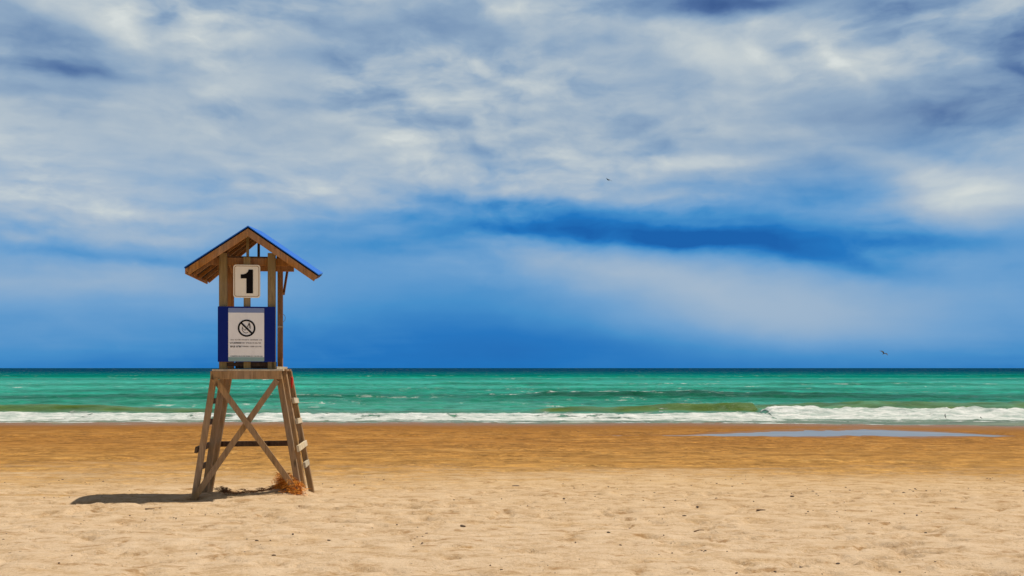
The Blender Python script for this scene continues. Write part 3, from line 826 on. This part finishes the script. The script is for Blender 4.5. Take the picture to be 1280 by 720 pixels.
for a0, v0, rx, ry, rot, amp in [(0.1516,0.1399,0.2492,0.0265,-0.087,-0.36),(0.1516,0.1287,0.1527,0.0096,-0.070,-0.16),(0.2743,0.1068,0.0884,0.0113,-0.175,-0.20),(0.4095,0.2286,0.0965,0.0386,0.000,-0.33),(-0.4297,0.2996,0.0965,0.0322,-0.087,-0.28),(-0.4163,0.2757,0.0884,0.0072,-0.052,-0.15),(-0.0522,0.3500,0.0482,0.0161,0.000,-0.30),(0.2099,0.3585,0.0965,0.0129,0.000,-0.50),(0.3752,0.3381,0.0482,0.0129,0.000,-0.35),(0.4675,0.2870,0.0209,0.0362,0.000,-0.28),(-0.3292,0.3347,0.0145,0.0177,-0.349,-0.22),(-0.1516,0.3083,0.0804,0.0273,-0.349,-0.15),(-0.3822,0.1037,0.1447,0.0056,-0.035,-0.12),(0.2891,0.1757,0.1527,0.0209,-0.087,-0.24),(-0.2060,0.1220,0.1206,0.0177,0.000,-0.08),(-0.0642,0.1348,0.1286,0.0209,0.000,-0.14),(0.4163,0.1162,0.0884,0.0096,-0.070,-0.10),(-0.4559,0.2562,0.0563,0.0080,0.000,-0.12),(-0.1906,0.2620,0.0482,0.0080,0.000,-0.08),(-0.2668,0.1900,0.1367,0.0080,-0.070,-0.06),(0.0482,0.2489,0.0965,0.0161,0.000,-0.07),(-0.0402,0.0442,0.1045,0.0362,0.000,-0.07),(-0.1750,0.0317,0.1286,0.0322,0.000,-0.05),(0.0482,0.0241,0.1608,0.0177,0.000,-0.06),(-0.3752,0.1571,0.2251,0.0418,0.000,0.10),(-0.1750,0.1781,0.1608,0.0241,0.000,0.05),(0.1750,0.2034,0.0804,0.0113,0.070,0.22),(0.0482,0.1758,0.0884,0.0080,-0.035,0.26),(0.4461,0.1523,0.0643,0.0322,-0.209,0.34),(0.3891,0.1874,0.0482,0.0129,-0.314,0.20),(0.2060,0.3108,0.0482,0.0225,-0.175,0.16),(0.2518,0.3098,0.0241,0.0273,0.000,0.14),(0.3270,0.2969,0.0129,0.0386,0.559,0.20),(0.3822,0.2894,0.0402,0.0209,-0.436,0.16),(-0.4028,0.3343,0.0804,0.0209,-0.087,0.22),(-0.3612,0.3008,0.0322,0.0322,0.000,0.16),(-0.0802,0.2644,0.0723,0.0113,0.052,0.12),(-0.0321,0.1912,0.0965,0.0072,-0.035,0.14),(-0.0161,0.3601,0.0322,0.0145,0.000,0.12),(-0.2442,0.3354,0.1206,0.0322,0.000,0.08),(-0.3891,0.2008,0.1286,0.0241,0.000,0.04),(0.2060,0.0748,0.1849,0.0418,-0.209,0.16),(0.1121,0.0975,0.1367,0.0209,-0.122,0.12),(0.3256,0.0670,0.1768,0.0322,-0.070,0.08),(0.2366,0.0375,0.1527,0.0241,-0.070,0.12),(-0.4363,0.0219,0.1608,0.0241,0.000,0.07),(0.2891,0.0462,0.1206,0.0241,-0.140,0.08),(-0.4163,0.0823,0.1768,0.0193,0.000,0.20),(-0.4230,0.0586,0.2090,0.0241,0.000,0.08),(0.4429,0.0581,0.1125,0.0402,0.000,0.06),(-0.3542,0.1433,0.0482,0.0064,-0.035,0.10),(-0.3471,0.1209,0.0563,0.0056,0.000,0.12),(-0.4363,0.1530,0.0643,0.0080,0.000,0.06),(-0.4688,0.1147,0.0241,0.0064,0.000,0.10)]:
    mp = t.new('ShaderNodeMapping', vector_type='TEXTURE'); t.put(mp.inputs['Vector'], Wc)
    mp.inputs['Location'].default_value = (a0, v0, 0); mp.inputs['Rotation'].default_value = (0, 0, rot); mp.inputs['Scale'].default_value = (rx, ry, 1)
    r2_ = t.vmath('DOT_PRODUCT', mp.outputs[0], mp.outputs[0]).outputs['Value']
    acc = t.math('MULTIPLY_ADD', t.math('POWER', .3679, r2_), amp, acc)
amp = t.rng(V, .06, .2, .10, 1., smooth=True)
def cloud(vec):                                # lumps of the cloud sheet
    a = t.noise(t.scale(vec, (5.6, 13.5, 1)), 1., 5, .5, .1).outputs[0]
    b = t.noise(t.scale(vec, (17., 30., 1)), 1., 6, .56, .1).outputs[0]
    return t.math('MULTIPLY_ADD', b, .32, a)
c0 = cloud(Wc)
c1 = cloud(t.vmath('ADD', Wc, (.010, .013, 0)).outputs[0])   # the sheet is lit from above right: tops bright, undersides grey
relief = t.math('SUBTRACT', c0, c1)
nz = t.math('MULTIPLY', t.math('SUBTRACT', nA.outputs[0], .5), .50)
nz = t.math('MULTIPLY_ADD', t.math('SUBTRACT', c0, .66), .70, nz)
nz = t.math('MULTIPLY_ADD', relief, .85, nz)
nz = t.math('MULTIPLY', nz, t.rng(t.noise(t.scale(b0, (3.2, 7., 1)), 1., 3, .5, .6).outputs[0], .36, .62, .35, 1.25, smooth=True))
acc = t.math('MULTIPLY_ADD', nz, amp, acc)
nS = t.noise(t.scale(Wc, (5.5, 30., 1)), 1., 3, .5, .1).outputs[0]
band = t.math('MULTIPLY', t.rng(V, .10, .14, smooth=True), t.rng(V, .20, .30, 1., .2, smooth=True))
acc = t.math('MULTIPLY_ADD', t.math('MULTIPLY', t.math('SUBTRACT', nS, .5), .46), band, acc)
low = t.ramp(acc, [(.0, srgb(0, 94, 172)), (.14, srgb(20, 116, 192)), (.27, srgb(66, 142, 203)), (.42, srgb(110, 161, 208)), (.56, srgb(144, 175, 206)),
                   (.70, srgb(170, 188, 206)), (.84, srgb(198, 208, 212)), (1., srgb(230, 232, 224))])
high = t.ramp(acc, [(.0, srgb(44, 78, 134)), (.2, srgb(82, 114, 162)), (.36, srgb(116, 146, 182)), (.52, srgb(144, 169, 195)), (.66, srgb(172, 188, 202)),
                   (.82, srgb(199, 208, 211)), (.93, srgb(220, 226, 224)), (1., srgb(234, 236, 230))])
dark = t.ramp(acc, [(.0, srgb(58, 56, 54)), (.35, srgb(104, 100, 96)), (.7, srgb(160, 156, 150)), (1., srgb(220, 216, 208))])
col = t.mix(t.rng(V, .15, .24, smooth=True), low, high)
col = t.mix(t.rng(V, .4, .65, smooth=True), col, dark)
bg2 = t.new('ShaderNodeBackground'); t.l.new(col, bg2.inputs[0]); bg2.inputs[1].default_value = 1.
mx = t.new('ShaderNodeMixShader'); t.put(mx.inputs[0], t.rng(acc, .1, .6, .96, .985))
t.l.new(bg1.outputs[0], mx.inputs[1]); t.l.new(bg2.outputs[0], mx.inputs[2]); t.l.new(mx.outputs[0], out.inputs[0])
W.cycles.sampling_method = 'MANUAL'; W.cycles.sample_map_resolution = 512

# ------------------------------------------------------------------ camera
cam = bpy.data.cameras.new('camera'); co = link(bpy.data.objects.new('camera', cam))
co.location = (0, 0, 1.75); co.rotation_euler = (math.radians(90), 0, 0)
cam.sensor_width = 36; cam.lens = 36 * 1244 / 1280; cam.shift_y = 100 / 1280
cam.clip_start = .1; cam.clip_end = 60000
sc.camera = co
sc.render.resolution_x, sc.render.resolution_y = 1024, 576
sc.view_settings.view_transform = 'Standard'; sc.view_settings.look = 'None'
sc.view_settings.exposure = 0; sc.view_settings.gamma = 1
sc.cycles.max_bounces = 6
